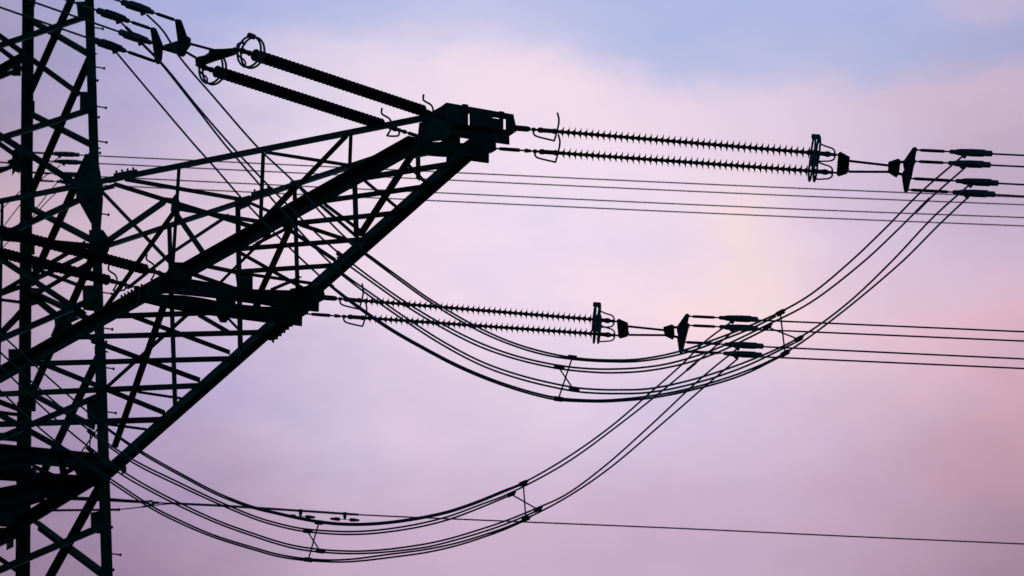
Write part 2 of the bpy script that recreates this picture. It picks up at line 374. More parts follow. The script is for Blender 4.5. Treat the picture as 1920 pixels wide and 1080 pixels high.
# gussets on the near right leg
plate('gusset_plate', FACE_F, [(141, 342), (165, 288), (178, 270), (186, 318), (192, 352), (192, 378), (188, 430), (172, 432), (170, 420), (142, 370)], .014, .03, LN,
      bolts=[(176, 318), (182, 327), (176, 345), (182, 352), (174, 362), (181, 366), (174, 377), (181, 385), (174, 396), (180, 402), (173, 412), (187, 338)], br=.012)
plate('gusset_plate', FACE_F, [(187, 353), (212, 345), (214, 354), (193, 359)], .014, .034, LN)
plate('gusset_plate', FACE_F, [(166, 432), (192, 432), (203, 447), (204, 468), (199, 480), (186, 486), (168, 476)], .014, .03, LN)
plate('gusset_plate', FACE_F, [(149, 173), (165, 173), (180, 200), (180, 213), (149, 211)], .014, .03, LN, bolts=[(160, 182), (160, 195), (170, 205)], br=.012)
plate('gusset_plate', FACE_F, [(142, 4), (174, 4), (174, 36), (146, 37)], .014, .03, LN)
plate('gusset_plate', FACE_F, [(154, 536), (180, 536), (186, 585), (155, 582)], .014, .03, LN, bolts=[(160, 546), (170, 556), (160, 570)], br=.012)
plate('gusset_plate', FACE_F, [(161, 746), (180, 746), (190, 790), (163, 785)], .014, .03, LN, bolts=[(168, 756), (176, 766), (168, 775)], br=.012)
plate('gusset_plate', FACE_F, [(169, 962), (190, 958), (200, 1002), (170, 1000)], .014, .03, LN)
plate('gusset_plate', FACE_F, [(130, 866), (196, 846), (214, 880), (205, 902), (150, 905)], .016, .03, LN)
plate('gusset_plate', FACE_R, [(104, 592), (120, 583), (134, 588), (152, 598), (134, 606), (128, 605), (133, 612), (108, 642), (98, 630), (106, 611)], .014, .03)
# gussets on the far right leg
for poly in ([(38, 106), (22, 106), (22, 143), (38, 143)], [(38, 278), (22, 282), (22, 330), (28, 322), (36, 326)], [(56, -6), (66, 0), (64, 14), (56, 14)],
             [(56, 188), (64, 190), (64, 214), (56, 214)], [(56, 366), (64, 368), (64, 392), (56, 392)], [(56, 540), (74, 541), (73, 570), (56, 575)], [(44, 655), (15, 655), (15, 690), (44, 690)],
             [(56, 720), (67, 724), (66, 772), (56, 772)], [(56, 448), (64, 450), (64, 478), (56, 478)]):
    plate('gusset_plate', FACE_B, poly, .014, .03, LF)
# node plates of the arm trusses
plate('gusset_plate', SIDE_A, [(325, 372), (333, 362), (338, 378), (338, 404), (331, 406), (322, 396)], .012, .02, bolts=[(331, 378), (331, 386), (331, 396)], br=.01)
plate('gusset_plate', SIDE_B, [(442, 374), (470, 366), (470, 386), (446, 396)], .012, .02)
plate('gusset_plate', SIDE_B, [(546, 340), (568, 336), (566, 348), (548, 354)], .012, .02)
plate('gusset_plate', SIDE_A, [(204, 336), (252, 325), (254, 333), (206, 344)], .012, .02)
# bolted chord splices
def splice(pl, x1, y1, x2, y2, wpx, n, dx, dy, parent, th=.03):
    p = onp(x1, y1, pl); q = onp(x2, y2, pl); ax = (q - p).normalized(); nn = pl[1]
    wm = wpx * depth(p) / F; bm = bmesh.new(); t = nn.cross(ax).normalized()
    sweep_profile(bm, p, q, t, nn, [(-wm / 2, -th), (wm / 2, -th), (wm / 2, th), (-wm / 2, th)])
    for k in range(n):
        f_ = (k + .5) / n; a = onp(x1 + (x2 - x1) * f_, y1 + (y2 - y1) * f_, pl); b = onp(x1 + (x2 - x1) * f_ + dx, y1 + (y2 - y1) * f_ + dy, pl)
        bolt(bm, b - (b - a).normalized() * .01, (b - a), .018, .02)
    obj('splice_plate', bm, STEEL, parent)
splice(SIDE_A, 214, 329, 256, 321, 7.5, 4, -1, -6.2, top_A, .012)
splice(SIDE_B, 472, 365, 510, 355, 9, 3, -1, -6.5, top_B, .012)
splice(BOT, 500, 634, 556, 586, 28, 8, 8.6, 9.6, bot_B)
splice(BOT, 232, 570, 276, 546, 32, 7, -7.4, -13.2, bot_A)
splice(BOT, 228, 862, 200, 886, 26, 4, 8, 9, bot_B)
splice(BOT, 112, 931, 84, 949, 22, 6, 7, 8, tower)
# climbing bolts on the near right leg
for y, ln in ((51, 17), (125, 17), (199, 18), (264, 17), (400, 16), (548, 17), (615, 16), (689, 16), (772, 17), (1038, 17), (150, 4), (219, 4), (286, 4), (640, 4), (988, 3), (1068, 3)):
    x0 = 173 + (y / 1080) * 36
    p = onp(x0, y, FACE_F); bm = bmesh.new(); dl = ln * depth(p) / F / .93
    tube(bm, [p - V * .05, p + V * dl], .013, 8); lathe(bm, p + V * dl, V, [(0, .026), (.022, .026)], 8)
    obj('step_bolt', bm, FIT, LN)
for x, y in ((178, 103), (184, 280), (199, 662)):
    plate('brace_end', FACE_F, [(x - 14, y - 12), (x + 6, y - 1), (x - 10, y)], .012, .01, LN)

# ---- arm tip: two transverse beams, front and rear, joined by plates
def vplane(s): return (Bt + U * s, U.copy())
TF, TR, TM = vplane(.42), vplane(-.40), vplane(0.0)
def head(pl, polys, name, off=0.0):
    bm = bmesh.new()
    for th, pts in polys: prism(bm, [onp(x, y, pl) for x, y in pts], -U * th)
    return obj(name, bm, STEEL, tower)
head(TF, [(.16, [(837, 192), (963.5, 214.5), (963.5, 217.5), (836.5, 195.5)]),
          (.02, [(837, 195.5), (850, 198), (849, 229), (836, 226)]),
          (.12, [(850, 199), (877, 200), (877, 236), (849, 231)]),
          (.03, [(868, 194.5), (878, 196), (878, 236), (868, 234)]),
          (.02, [(881.5, 209), (911, 214), (911, 240), (881.5, 236)]),
          (.10, [(877, 201), (945, 213), (945, 217.5), (877, 208)]),
          (.02, [(911, 214), (924, 216.5), (924, 242), (911, 240)]), (.02, [(924, 221), (938, 223.5), (938, 244), (924, 242)]),
          (.04, [(936.5, 208), (947, 209.5), (944, 212), (944, 243), (938, 242), (938, 212)]),
          (.03, [(950, 213), (963, 216), (968.5, 240), (967, 247), (950, 245)]),
          (.36, [(850, 231), (968, 245), (968, 246.6), (850, 232.6)]), (.02, [(836, 226), (850, 229), (852, 245), (836, 241)]),
          (.015, [(840, 241), (955, 253), (955.5, 271), (930, 267.5), (852, 256)])], 'tip_beam')
head(TM, [(.02, [(813, 207), (833, 196), (838, 197), (838, 230), (815, 226)]), (.06, [(836, 232), (864, 250), (863, 258), (836, 262)])], 'tip_plate')
head(vplane(.5), [(.05, [(795, 215), (803, 211), (816, 209), (816, 229), (795, 228)])], 'eye_bracket')
head(vplane(.62), [(.02, [(787, 230), (815, 222), (836, 226), (848, 246), (836, 262), (783, 268)])], 'tip_plate')
head(TR, [(.10, [(782, 265), (824, 266), (834, 263), (834, 256), (863, 256), (863, 268), (870, 268), (880, 260), (930, 268), (931, 281), (924, 284), (917, 288), (884, 292), (835, 290), (808, 288), (782, 293)]),
          (.03, [(884, 285), (917, 287), (917, 305), (884, 300.5)]), (.03, [(840, 288), (892, 286), (866, 312), (838, 300)]), (.05, [(922, 268), (928, 268), (930.5, 276), (928, 281), (921, 281)])], 'tip_beam')
head(vplane(-.36), [(.02, [(882, 262), (909, 265), (903, 277), (890, 276)])], 'tip_plate')
# ---- mid-arm attachment for the inner phase
sm = (onz(575, 554, H) - Bt).dot(U)
MF, MR = vplane(sm + .42), vplane(sm - .40)
head(MF, [(.09, [(300, 521), (352, 522), (470, 542), (582, 545), (590, 576), (525, 573.5), (498, 568.5), (477, 566), (440, 561), (407, 556), (345, 549.5), (300, 546)]), (.05, [(407, 553), (440, 557), (446, 590), (409, 588)]), (.05, [(477, 560), (489, 562), (489, 580), (477, 580)]),
          (.03, [(545, 541), (575, 536), (600, 540), (607, 543), (609.5, 554), (608, 562), (598.5, 567), (598, 584), (560, 580), (545, 574)])], 'mid_beam')
head(MR, [(.08, [(262, 540), (303, 552), (345, 553.5), (380, 558.5), (407, 564), (447, 570), (490, 574.5), (525, 575), (580, 582), (577, 588), (567, 594), (560, 600), (500, 602), (407, 590), (320, 576), (262, 562)]),
          (.03, [(520, 586), (567, 594), (566.5, 611), (540, 607), (515, 603)]),
          (.02, [(405, 588), (432, 590), (425, 604.5), (414, 604)])], 'mid_beam')
head(MF, [(.02, [(314, 508), (322, 491), (346, 492), (362, 512), (356, 540), (316, 546)]), (.02, [(272, 534), (300, 516), (322, 508), (322, 548), (276, 556)])], 'mid_plate')
head(MR, [(.02, [(442, 512), (474, 510), (474, 542), (446, 542)])], 'mid_plate')

# ------------------------------------------------------------------ prefabs for the insulator sets
def frame(o, ax, upv):
    x = ax.normalized(); y = upv - x * upv.dot(x); y.normalize(); z = x.cross(y)
    return Matrix(((x.x, y.x, z.x, o.x), (x.y, y.y, z.y, o.y), (x.z, y.z, z.z, o.z), (0, 0, 0, 1)))
NSH = 43
def make_string(name, label, group, turnbuckle, ring_y, SLEN):
    """local x runs from the tower end to the line end, y is up"""
    t = thing(name, label, 'insulator', (0, 0, 0), group)
    X = Vector((1, 0, 0)); O = Vector()
    prof = [(-.05, .021)]; pit = SLEN / NSH
    for k in range(NSH):
        x = k * pit - .034
        prof += [(x + .006, .0195), (x + .020, .0215), (x + .036, .0275), (x + .049, .039), (x + .058, .056), (x + .0625, .0775), (x + .0640, .0775), (x + .0648, .056), (x + .067, .036), (x + .072, .0205)]
    prof += [(SLEN + .03, .020)]
    bm = bmesh.new(); lathe(bm, O, X, prof, 22); obj('shed_stack', bm, RUB, t, local=True, smooth=False)
    bm = bmesh.new()
    lathe(bm, O, X, [(-.46, .012), (-.455, .022), (-.42, .022), (-.41, .012), (-.385, .012), (-.38, .026), (-.335, .026), (-.33, .014), (-.31, .016), (-.29, .034), (-.255, .038), (-.235, .030), (-.11, .029), (-.105, .036), (-.07, .036), (-.06, .024), (-.015, .024)], 16)
    obj('end_fitting', bm, FIT, t, local=True)
    bm = bmesh.new(); e = SLEN
    lathe(bm, O, X, [(e + .01, .022), (e + .05, .022), (e + .055, .036), (e + .07, .036), (e + .075, .029), (e + .155, .030), (e + .175, .038), (e + .21, .038), (e + .24, .022), (e + .26, .020), (e + .27, .026), (e + .295, .026), (e + .305, .014), (e + .345, .014)], 16)
    obj('end_fitting', bm, FIT, t, local=True)
    bm = bmesh.new()
    if turnbuckle:
        lathe(bm, O, X, [(-.93, .012), (-.83, .012), (-.825, .022), (-.79, .024), (-.57, .026), (-.56, .022), (-.555, .012), (-.46, .012)], 12)
        lathe(bm, O, X, [(-.50, .014), (-.49, .028), (-.455, .028), (-.445, .012)], 12)
        obj('turnbuckle', bm, FIT, t, local=True)
    else:
        prism(bm, [Vector((-.66, -.034, -.02)), Vector((-.44, -.032, -.02)), Vector((-.40, -.02, -.02)), Vector((-.40, .02, -.02)), Vector((-.44, .032, -.02)), Vector((-.66, .034, -.02))], Vector((0, 0, .04)))
        obj('link_strap', bm, FIT, t, local=True)
    bm = bmesh.new()
    hp = [(-.355, -.01, 0), (-.357, -.045, 0), (-.34, -.075, 0), (-.31, -.09, 0), (-.10, -.128, 0), (-.082, -.12, -.03), (-.07, -.07, -.085), (-.055, 0, -.115), (-.044, .06, -.10), (-.038, .10, -.055), (-.036, .13, -.012), (-.042, .17, .03), (-.066, .245, .04)]
    tube(bm, catmull(hp, 5), .0130, 8); obj('arcing_horn', bm, ALU, t, local=True, smooth=True)
    R = .192; x0 = SLEN + .03; cy = ring_y
    for dx in (-.028, .036):
        bm = bmesh.new()
        tube(bm, [(x0 + dx + .006 * math.sin(a), cy + R * math.sin(a), R * math.cos(a)) for a in [rad(102 + 345 * k / 40) for k in range(41)]], .0145, 8)
        obj('grading_ring', bm, ALU, t, local=True, smooth=True)
    bm = bmesh.new(); lathe(bm, Vector((x0 - .055, cy + R + .012, -.015)), X, [(0, .02), (.008, .034), (.105, .036), (.115, .02)], 14)
    obj('ring_joint', bm, FIT, t, local=True)
    bm = bmesh.new()
    for q in (1, -1):
        sp = [(SLEN + .29, 0, 0), (SLEN + .285, .05 * q, 0), (SLEN + .255, .082 * q, 0), (SLEN + .16, .105 * q, .01), (x0 + .05, .125 * q, .05), (x0 + .01, .15 * q + cy * .5, .11), (x0, .165 * q + cy, .125)]
        tube(bm, catmull(sp, 5), .0115, 8)
    obj('ring_support', bm, ALU, t, local=True, smooth=True)
    return t
def make_clamp(name, label, group, ext=0.0):
    """local x from the yoke pin outwards along the wire, y up"""
    t = thing(name, label, 'wire clamp', (0, 0, 0), group); X = Vector((1, 0, 0)); O = Vector()
    bm = bmesh.new(); lathe(bm, O, X, [(-.02, .011), (.045, .011), (.05, .019), (.09, .021), (.35 + ext, .021), (.365 + ext, .017), (.37 + ext, .011), (.45 + ext, .011)], 12)
    obj('turnbuckle', bm, FIT, t, local=True)
    bm = bmesh.new(); s0 = .43 + ext
    lathe(bm, Vector((s0, 0, 0)), X, [(0, .02), (.012, .029), (.06, .031), (.07, .026)], 14)
    for s in (1, -1):
        prism(bm, [Vector((s0 + .05, -.020, s * .010)), Vector((s0 + .12, -.026, s * .042)), Vector((s0 + .28, -.032, s * .046)), Vector((s0 + .28, .032, s * .046)), Vector((s0 + .12, .026, s * .042)), Vector((s0 + .05, .020, s * .010))], Vector((0, 0, s * .014)))
    prism(bm, [Vector((s0 + .27, -.036, -.055)), Vector((s0 + .455, -.035, -.05)), Vector((s0 + .465, .035, -.05)), Vector((s0 + .27, .036, -.055))], Vector((0, 0, .105)))
    bmesh.ops.bevel(bm, geom=bm.edges, offset=.004, segments=1, affect='EDGES')
    obj('clamp_body', bm, CLAMP, t, local=True)
    bm = bmesh.new(); lathe(bm, Vector((s0 + .44, 0, 0)), X, [(0, .03), (.01, .040), (.118, .039), (.124, .02), (.135, .012)], 14)
    obj('wire_sleeve', bm, ALU, t, local=True, smooth=True)
    bm = bmesh.new()
    prism(bm, [Vector((s0 + .14, -.03, -.02)), Vector((s0 + .22, -.04, -.02)), Vector((s0 + .225, -.06, -.02)), Vector((s0 + .205, -.085, -.02)), Vector((s0 + .185, -.075, -.02)), Vector((s0 + .165, -.058, -.02))], Vector((0, 0, .04)))
    for s in (1, -1): bolt(bm, Vector((s0 + .19, -.055, .02 * s)), Vector((0, 0, s)), .012, .014)
    obj('jumper_lug', bm, ALU, t, local=True)
    return t
def place(t, o, ax, upv=UP):
    t.matrix_world = frame(o, ax, upv); t.rotation_mode = 'XYZ'

# ---- right-hand set of the outer phase (others are copies moved along the tower)
ZR = depth(onp(968, 243, TF))
def zr(x): return ZR * (1 + .005 * (x - 968) / 800)
ZRF = .78
ORD = ['topmost', 'second', 'third', 'lowest']
# vector from the outer phase to the inner one and to the far wires
Z2 = zr(1862) / .907
T2 = P(1421, 600, Z2) - P(1862, 288.3, zr(1862))
Z3 = zr(1862) / .69
T3 = P(146.5, 290.5, Z3) - P(1862, 288.3, zr(1862))

a_, b_ = P(1052, 247.2, zr(1052)), P(1524, 286.7, zr(1524))
a2_, b2_ = P(1054, 287.3, zr(1054) + ZRF), P(1520, 320.6, zr(1520) + ZRF)
SL = (b_ - a_).length
G_INS = 'long rod insulators on the crossarm'
s1 = make_string('insulator_string', 'upper of the two spiky insulators right of the outer arm tip', G_INS, False, .03, SL)
place(s1, a_, b_ - a_)
s2 = make_string('insulator_string', 'lower of the two spiky insulators right of the outer arm tip', G_INS, True, .062, SL)
place(s2, a2_, b2_ - a2_)

def yoke_right():
    t = thing('yoke_assembly', 'flat black yoke plates joined by two rods, between outer right insulators and four wires', 'yoke', P(1580, 305, zr(1580)), 'yoke sets of the wire bundles')
    # horizontal plates in the plane of the two strings
    y1 = P(1571, 290.5, zr(1571)); y2 = P(1568.5, 325.5, zr(1568) + ZRF); y3 = P(1690, 314.5, zr(1690) + ZRF * .5)
    pl = plane3(y1, y2, y3); n = pl[1] if pl[1].z > 0 else -pl[1]
    def flat(nm, pts, th=.03):
        bm = bmesh.new(); prism(bm, [onp(x, y, pl) - n * th / 2 for x, y in pts], n * th); return obj(nm, bm, FIT, t)
    flat('spreader_yoke', [(1571.5, 289), (1576, 286.3), (1593.4, 296), (1592.6, 304), (1589, 306), (1592.5, 308), (1589, 310), (1592, 312), (1589, 314), (1592.4, 318), (1587.3, 324.5), (1572.5, 329), (1568.5, 325.5)])
    flat('joining_yoke', [(1683.8, 299.2), (1688.4, 301.8), (1685.8, 324), (1680.7, 331.3), (1664.4, 321.5), (1666, 314), (1665, 312), (1665.5, 305.5)])
    for q in (((1592, 299), (1668, 307.7)), ((1591, 319.2), (1668, 319.5))):
        bm = bmesh.new(); a, b = onp(*q[0], pl), onp(*q[1], pl); tube(bm, [a - n * .02, b - n * .02], .0165, 10); obj('yoke_rod', bm, FIT, t)
    for q in (((1686, 304.5), (1694, 303.5)), ((1684, 325.5), (1692, 327))):
        bm = bmesh.new(); tube(bm, [onp(*q[0], pl), onp(*q[1], pl)], .02, 8); obj('shackle', bm, FIT, t)
    zn = zr(1710) + .17; 
    for dz, pts in ((0, [(1711, 277.3), (1713, 275.8), (1717, 275.6), (1720.4, 279.3), (1718.4, 284.5), (1713.5, 312), (1709.5, 334.5), (1706, 337.5), (1702, 337), (1699.8, 332), (1694, 312), (1693.2, 303.5), (1696, 299)]),
                    (.44, [(1711.5, 300), (1713, 298), (1717, 299.5), (1718, 302), (1714.8, 308), (1708.5, 334), (1703.6, 356), (1701, 359.6), (1697, 359.8), (1694.8, 356), (1691, 329.5), (1692, 323), (1697, 316)])):
        bm = bmesh.new(); prism(bm, [P(x, y, zn + dz) for x, y in pts], Vector((0, .03, 0))); obj('bundle_plate', bm, FIT, t)
    return t
yk = yoke_right()
CLR = [((1719, 281.3), (1861.5, 288.2), 0), ((1717, 302.6), (1864, 309.6), .44), ((1707, 334.6), (1872, 343.5), 0), ((1702, 355.8), (1869, 364.6), .44)]
WR = [((1861, 288.6), (1920, 291.3)), ((1863.5, 310), (1920, 312.6)), ((1871, 343.8), (1920, 346.3)), ((1868.5, 365.2), (1920, 368))]
def zb(x, dz): return zr(x) + .17 + dz
cl_r, wr_r = [], []
protos = {}
def clamp_for(k, lab):
    e = 0.0 if k < 2 else .165
    if e not in protos: protos[e] = t = make_clamp('wire_clamp', lab, 'clamps holding the wires', e)
    else: t = dup_tree(protos[e], Vector())
    t['label'] = lab; return t
for k, (a, b, dz) in enumerate(CLR):
    t = clamp_for(k, ORD[k] + ' wire clamp of four at the upper right, by the outer bundle plate')
    pa, pb = P(*a, zb(a[0], dz)), P(*b, zb(b[0], dz)); place(t, pa, pb - pa); cl_r.append(t)
def wire_right(k, label, delta, group):
    (x1, y1), (x2, y2) = WR[k]; dz = CLR[k][2]
    p, q = P(x1, y1, zb(x1, dz)), P(x2, y2, zb(x2, dz)); d = (q - p).normalized()
    pts = [p + d * s + UP * (s * s * .00022) for s in (-.05, 1, 3, 6, 10, 16, 24, 36, 50, 70, 100)]
    bm = bmesh.new(); tube(bm, pts, .0132, 8)
    o = obj('conductor', bm, ALU, None, p, smooth=True); o.location = p + delta
    tag(o, label, 'power line wire', group); return o
for k in range(4):
    wire_right(k, ORD[k] + ' of the four wires leaving the outer clamps at the upper right edge', Vector(), 'wires of the outer right bundle')

# ---- copies: inner phase, far phase
IN = {'s': ['upper of the two spiky insulators behind the jumper cables at mid height', 'lower of the two spiky insulators behind the jumper cables at mid height'],
      'y': 'black yoke plates and rods between inner right insulators and the middle four wires', 'c': ' wire clamp of four where jumper loops cross at right centre'}
FA = {'s': ['upper of two insulators far behind the tower body, left of the blurred wires', 'lower of two insulators far behind the tower body, left of the blurred wires'],
      'y': 'distant yoke plates half hidden behind the thick left leg', 'c': ' small distant wire clamp seen between the two tower legs'}
for T, D in ((T2, IN), (T3, FA)):
    for s, lab in zip((s1, s2), D['s']): c_ = dup_tree(s, T); c_['label'] = lab
    c_ = dup_tree(yk, T); c_['label'] = D['y']
    for k in range(4): c_ = dup_tree(cl_r[k], T); c_['label'] = ORD[k] + D['c']
W2 = [((1420, 600.3), (1920, 622)), ((1420, 618), (1920, 639.5)), ((1429, 650), (1920, 673)), ((1429, 669), (1920, 691))]
W3 = [((146, 290.6), (1440, 350.5), (1920, 370)), ((147.5, 305), (1440, 365), (1920, 384)), ((150, 329.5), (1440, 389.8), (1920, 408)), ((150, 345.5), (1440, 404.6), (1920, 423.7))]
def wire_px(pts, z0, x0, dz, label, group, r=.0132, ext=60):
    p = [P(x, y, (z0 + dz) * (1 + .005 * (x - x0) / 800)) for x, y in pts]
    d = (p[-1] - p[-2]).normalized(); p = catmull(p, 10)
    p = p + [p[-1] + d * s + UP * s * s * .0002 for s in (4, 10, 20, 35, ext)]
    bm = bmesh.new(); tube(bm, p, r, 8); o = obj('conductor', bm, ALU, None, p[0], smooth=True)
    return tag(o, label, 'power line wire', group)
for k in range(4):
    wire_px(W2[k], zr(1862) / .907 + .1, 1421, CLR[k][2], ORD[k] + ' of the four wires running from the inner clamps to the right edge', 'wires of the inner right bundle')
    wire_px(W3[k], Z3 + .1, 146, CLR[k][2], ORD[k] + ' of four thin blurred wires passing behind the crossarm', 'distant wires behind the crossarm', .0128)

# ---- left-hand set of the outer phase: runs toward the viewer and up to the left
def dl(x, y, dz=0): # depth along the left line direction
    return ZL + (x - 800) * SLOPE + dz
ZL = depth(onp(800, 210, vplane(.3)))
lo, hi = 0.0, .02                        # depth per pixel that gives the left insulators the same true length
for _ in range(40):
    SLOPE = (lo + hi) / 2
    pa, pb = P(794, 208, dl(794, 0)), P(474, 101.8, dl(474, 0))
    lo, hi = (SLOPE, hi) if (pb - pa).length < SL else (lo, SLOPE)
sl1 = make_string('insulator_string', 'upper thick dark insulator sloping up left from the outer arm tip', G_INS, False, .02, SL)
place(sl1, pa, pb - pa)
sl2 = make_string('insulator_string', 'lower thick dark insulator sloping up left from the outer arm tip', G_INS, True, .02, SL)
pa2, pb2 = P(716, 233.5, dl(794, 0) + .57), P(405, 133.7, dl(474, 0) + .55); place(sl2, pa2, pb2 - pa2)
def yoke_left():
    z0 = dl(440, 0)
    t = thing('yoke_assembly', 'angular black yoke plates at the top left between insulator rings and four clamps', 'yoke', P(400, 105, z0), 'yoke sets of the wire bundles')
    e1, e2, e3 = P(447, 97, dl(447, 0)), P(372, 118, dl(447, 0) + .55), P(340, 82, dl(345, 0) + .2)
    pl = plane3(e1, e2, e3); n = pl[1] if pl[1].z > 0 else -pl[1]
    def flat(nm, pts, th=.03):
        bm = bmesh.new(); prism(bm, [onp(x, y, pl) - n * th / 2 for x, y in pts], n * th); return obj(nm, bm, FIT, t)
    flat('spreader_yoke', [(396, 94), (418, 93.5), (443, 91.5), (446, 97), (441, 101), (400, 114), (378, 122), (368, 121), (366, 113), (372, 108), (392, 104)])
    flat('joining_yoke', [(308, 86), (335, 78), (352, 70), (358, 74), (358, 83), (346, 99), (340, 104), (328, 98), (305, 92)])
    for q in (((356, 82), (405, 95)), ((344, 95), (374, 112))):
        bm = bmesh.new(); tube(bm, [onp(*q[0], pl), onp(*q[1], pl)], .0165, 10); obj('yoke_rod', bm, FIT, t)
    for q in (((301, 88), (330, 97)),):
        bm = bmesh.new(); tube(bm, [onp(*q[0], pl), onp(*q[1], pl)], .03, 8); obj('shackle', bm, FIT, t)
    zn = dl(338, 0)
    for dz, pts in ((0, [(327.5, 38), (331, 35.5), (336, 36), (338, 39), (349, 70), (349, 84), (345, 102), (340, 106), (334, 103), (333, 78)]),
                    (.40, [(281, 53), (284, 51), (289, 51.5), (291, 55), (303, 84), (301, 108), (299, 117), (294, 120), (290, 116), (286, 84)])):
        bm = bmesh.new(); prism(bm, [P(x, y, zn + dz) for x, y in pts], Vector((.02, .02, 0))); obj('bundle_plate', bm, FIT, t)
    return t
yl = yoke_left()
CLL = [((331, 38.5), (227, 3), 0), ((285, 54.5), (181, 19), .4), ((343, 101), (216, 57), 0), ((295, 116.5), (173, 74), .4)]
LL = ['uppermost dark clamp at the top left edge', 'second dark clamp from the top beside the tower leg', 'third clamp down at top left, in front of the second jumper cable', 'lowest dark clamp of four touching the tower leg']
for k, (a, b, dz) in enumerate(CLL):
    t = clamp_for(k, LL[k])
    pa, pb = P(*a, dl(a[0], 0) + dz), P(*b, dl(b[0], 0) + dz); place(t, pa, pb - pa)
    d = (pb - pa).normalized(); bm = bmesh.new()
    tube(bm, [pb + d * s + UP * (s * s * .0002 if s > 0 else 0) for s in (-.12, .5, 2, 5, 9, 14, 20)], .0132, 8)
    o = obj('conductor', bm, ALU, None, pb, smooth=True)
    tag(o, ['topmost wire leaving the frame above the tower legs', 'second wire crossing the tower legs at the very top', 'third wire crossing both tower legs near the top edge', 'lowest of the wires crossing both tower legs at upper left'][k], 'power line wire', 'wires of the left bundle')
# inner phase, left strings (their far ends lie outside the picture)
pin = P(274, 505.5, depth(onz(285, 540, H)) - .55); TL = pin - P(794, 208, dl(794, 0))
c_ = dup_tree(sl1, TL); c_['label'] = 'upper dark insulator crossing behind the tower legs at mid left'
c_ = dup_tree(sl2, P(203, 525.5, depth(pin) + .55) - pa2); c_['label'] = 'lower dark insulator crossing behind the tower legs at mid left'

# ------------------------------------------------------------------ jumper cables
ZJ = dl(270, 0) - .02
def zj1(x, far): return ZJ + (x - 270) / (1812 - 270) * (zb(1812, 0) - .06 - ZJ) + (.42 if far else 0)
def zj2(x, far): return 57.0 + (x - 0) / (1378 - 0) * (zr(1862) / .907 + .1 - 57.0) + (.46 if far else 0)
def zj3(x, far): return Z3 + (.44 if far else 0)
def jumper(zf, far, pts, pair, label, group, sleeve=None, r=.0130):
    p = catmull([P(x, y, zf(x, far)) for x, y in pts], 8)
    bm = bmesh.new(); tube(bm, p, r, 8)
    for s in sleeve or []:
        a, b = [P(x, y, zf(x, far)) for x, y in s]; tube(bm, [a, b], r * 1.55, 8)
    o = obj('jumper_cable', bm, ALU, None, p[0], smooth=True); ORG[o.name] = p[0].copy(); tag(o, label, 'jumper cable', group)
    if pair:
        p2 = catmull([P(x, y, zf(x, far) + .012) for x, y in pair], 8); bm = bmesh.new(); tube(bm, p2, r, 8)
        obj('stiffening_strand', bm, ALU, o, smooth=True)
    return o
G1, G2, G3 = 'jumper cables of the outer loop', 'jumper cables of the inner loop', 'jumper cables of the distant loop'
jumper(zj1, 0, [(275, 27), (305, 57), (337, 107), (400, 181), (485, 278), (555, 345), (600, 397), (655, 452), (695, 481), (750, 521), (800, 557), (850, 588), (905, 618), (960, 642), (1020, 660), (1078, 671), (1140, 675), (1202, 673), (1277, 658), (1352, 632), (1405, 611), (1463, 585), (1520, 552), (1595, 490), (1660, 428), (1727, 360), (1807, 291)],
       [(655, 455), (695, 485), (750, 526), (800, 562), (850, 594), (905, 624), (960, 647), (1020, 665), (1078, 674), (1140, 678), (1202, 677), (1280, 663), (1355, 637), (1408, 616), (1455, 593)],
       'uppermost cable of the big outer loop, doubled along its sag', G1, [((655, 452), (678, 468))])
jumper(zj1, 1, [(227, 42), (247, 62), (302, 117), (370, 200), (437, 277), (517, 362), (607, 450), (640, 478), (700, 524), (760, 566), (830, 608), (900, 643), (970, 668), (1047, 685), (1100, 691), (1152, 692), (1215, 688), (1265, 679), (1340, 655), (1437, 610), (1520, 567), (1620, 490), (1680, 434), (1735, 380), (1810, 314)],
       [(632, 482), (700, 531), (760, 573), (830, 615), (900, 650), (970, 674), (1047, 691), (1100, 697), (1147, 699), (1215, 695), (1290, 680), (1350, 659), (1437, 617)],
       'second cable down in the big outer loop, doubled along its sag', G1, [((236, 51), (250, 64)), ((1743, 372), (1718, 397)), ((632, 472), (648, 485))])
jumper(zj1, 0, [(265, 81), (300, 117), (360, 192), (420, 269), (445, 298), (522, 387), (577, 450), (632, 504), (700, 553), (760, 595), (830, 640), (905, 679), (980, 705), (1074, 726), (1115, 730), (1160, 731), (1215, 729), (1290, 714), (1390, 682), (1497, 634), (1585, 572), (1672, 490), (1752, 405), (1817, 347)],
       [(630, 507), (700, 560), (760, 602), (830, 647), (905, 686), (980, 712), (1074, 733), (1115, 737), (1160, 738), (1215, 736), (1290, 722), (1390, 690), (1490, 643)],
       'third cable down in the big outer loop, doubled along its sag', G1, [((624, 497), (642, 511))])
jumper(zj1, 1, [(217, 97), (280, 172), (365, 272), (400, 311), (457, 376), (527, 449), (605, 522), (660, 565), (730, 614), (800, 654), (860, 685), (930, 714), (1000, 736), (1047, 746), (1100, 750), (1140, 750), (1215, 743), (1290, 729), (1390, 699), (1473, 661), (1560, 600), (1692, 490), (1760, 422), (1815, 370)],
       [(605, 525), (660, 569), (730, 618), (800, 658), (860, 689), (930, 718), (1000, 740), (1047, 750), (1100, 753), (1140, 753), (1215, 747), (1290, 733), (1390, 704), (1465, 668)],
       'lowest cable of the big outer loop, doubled along its sag', G1, [((605, 522), (625, 538))])
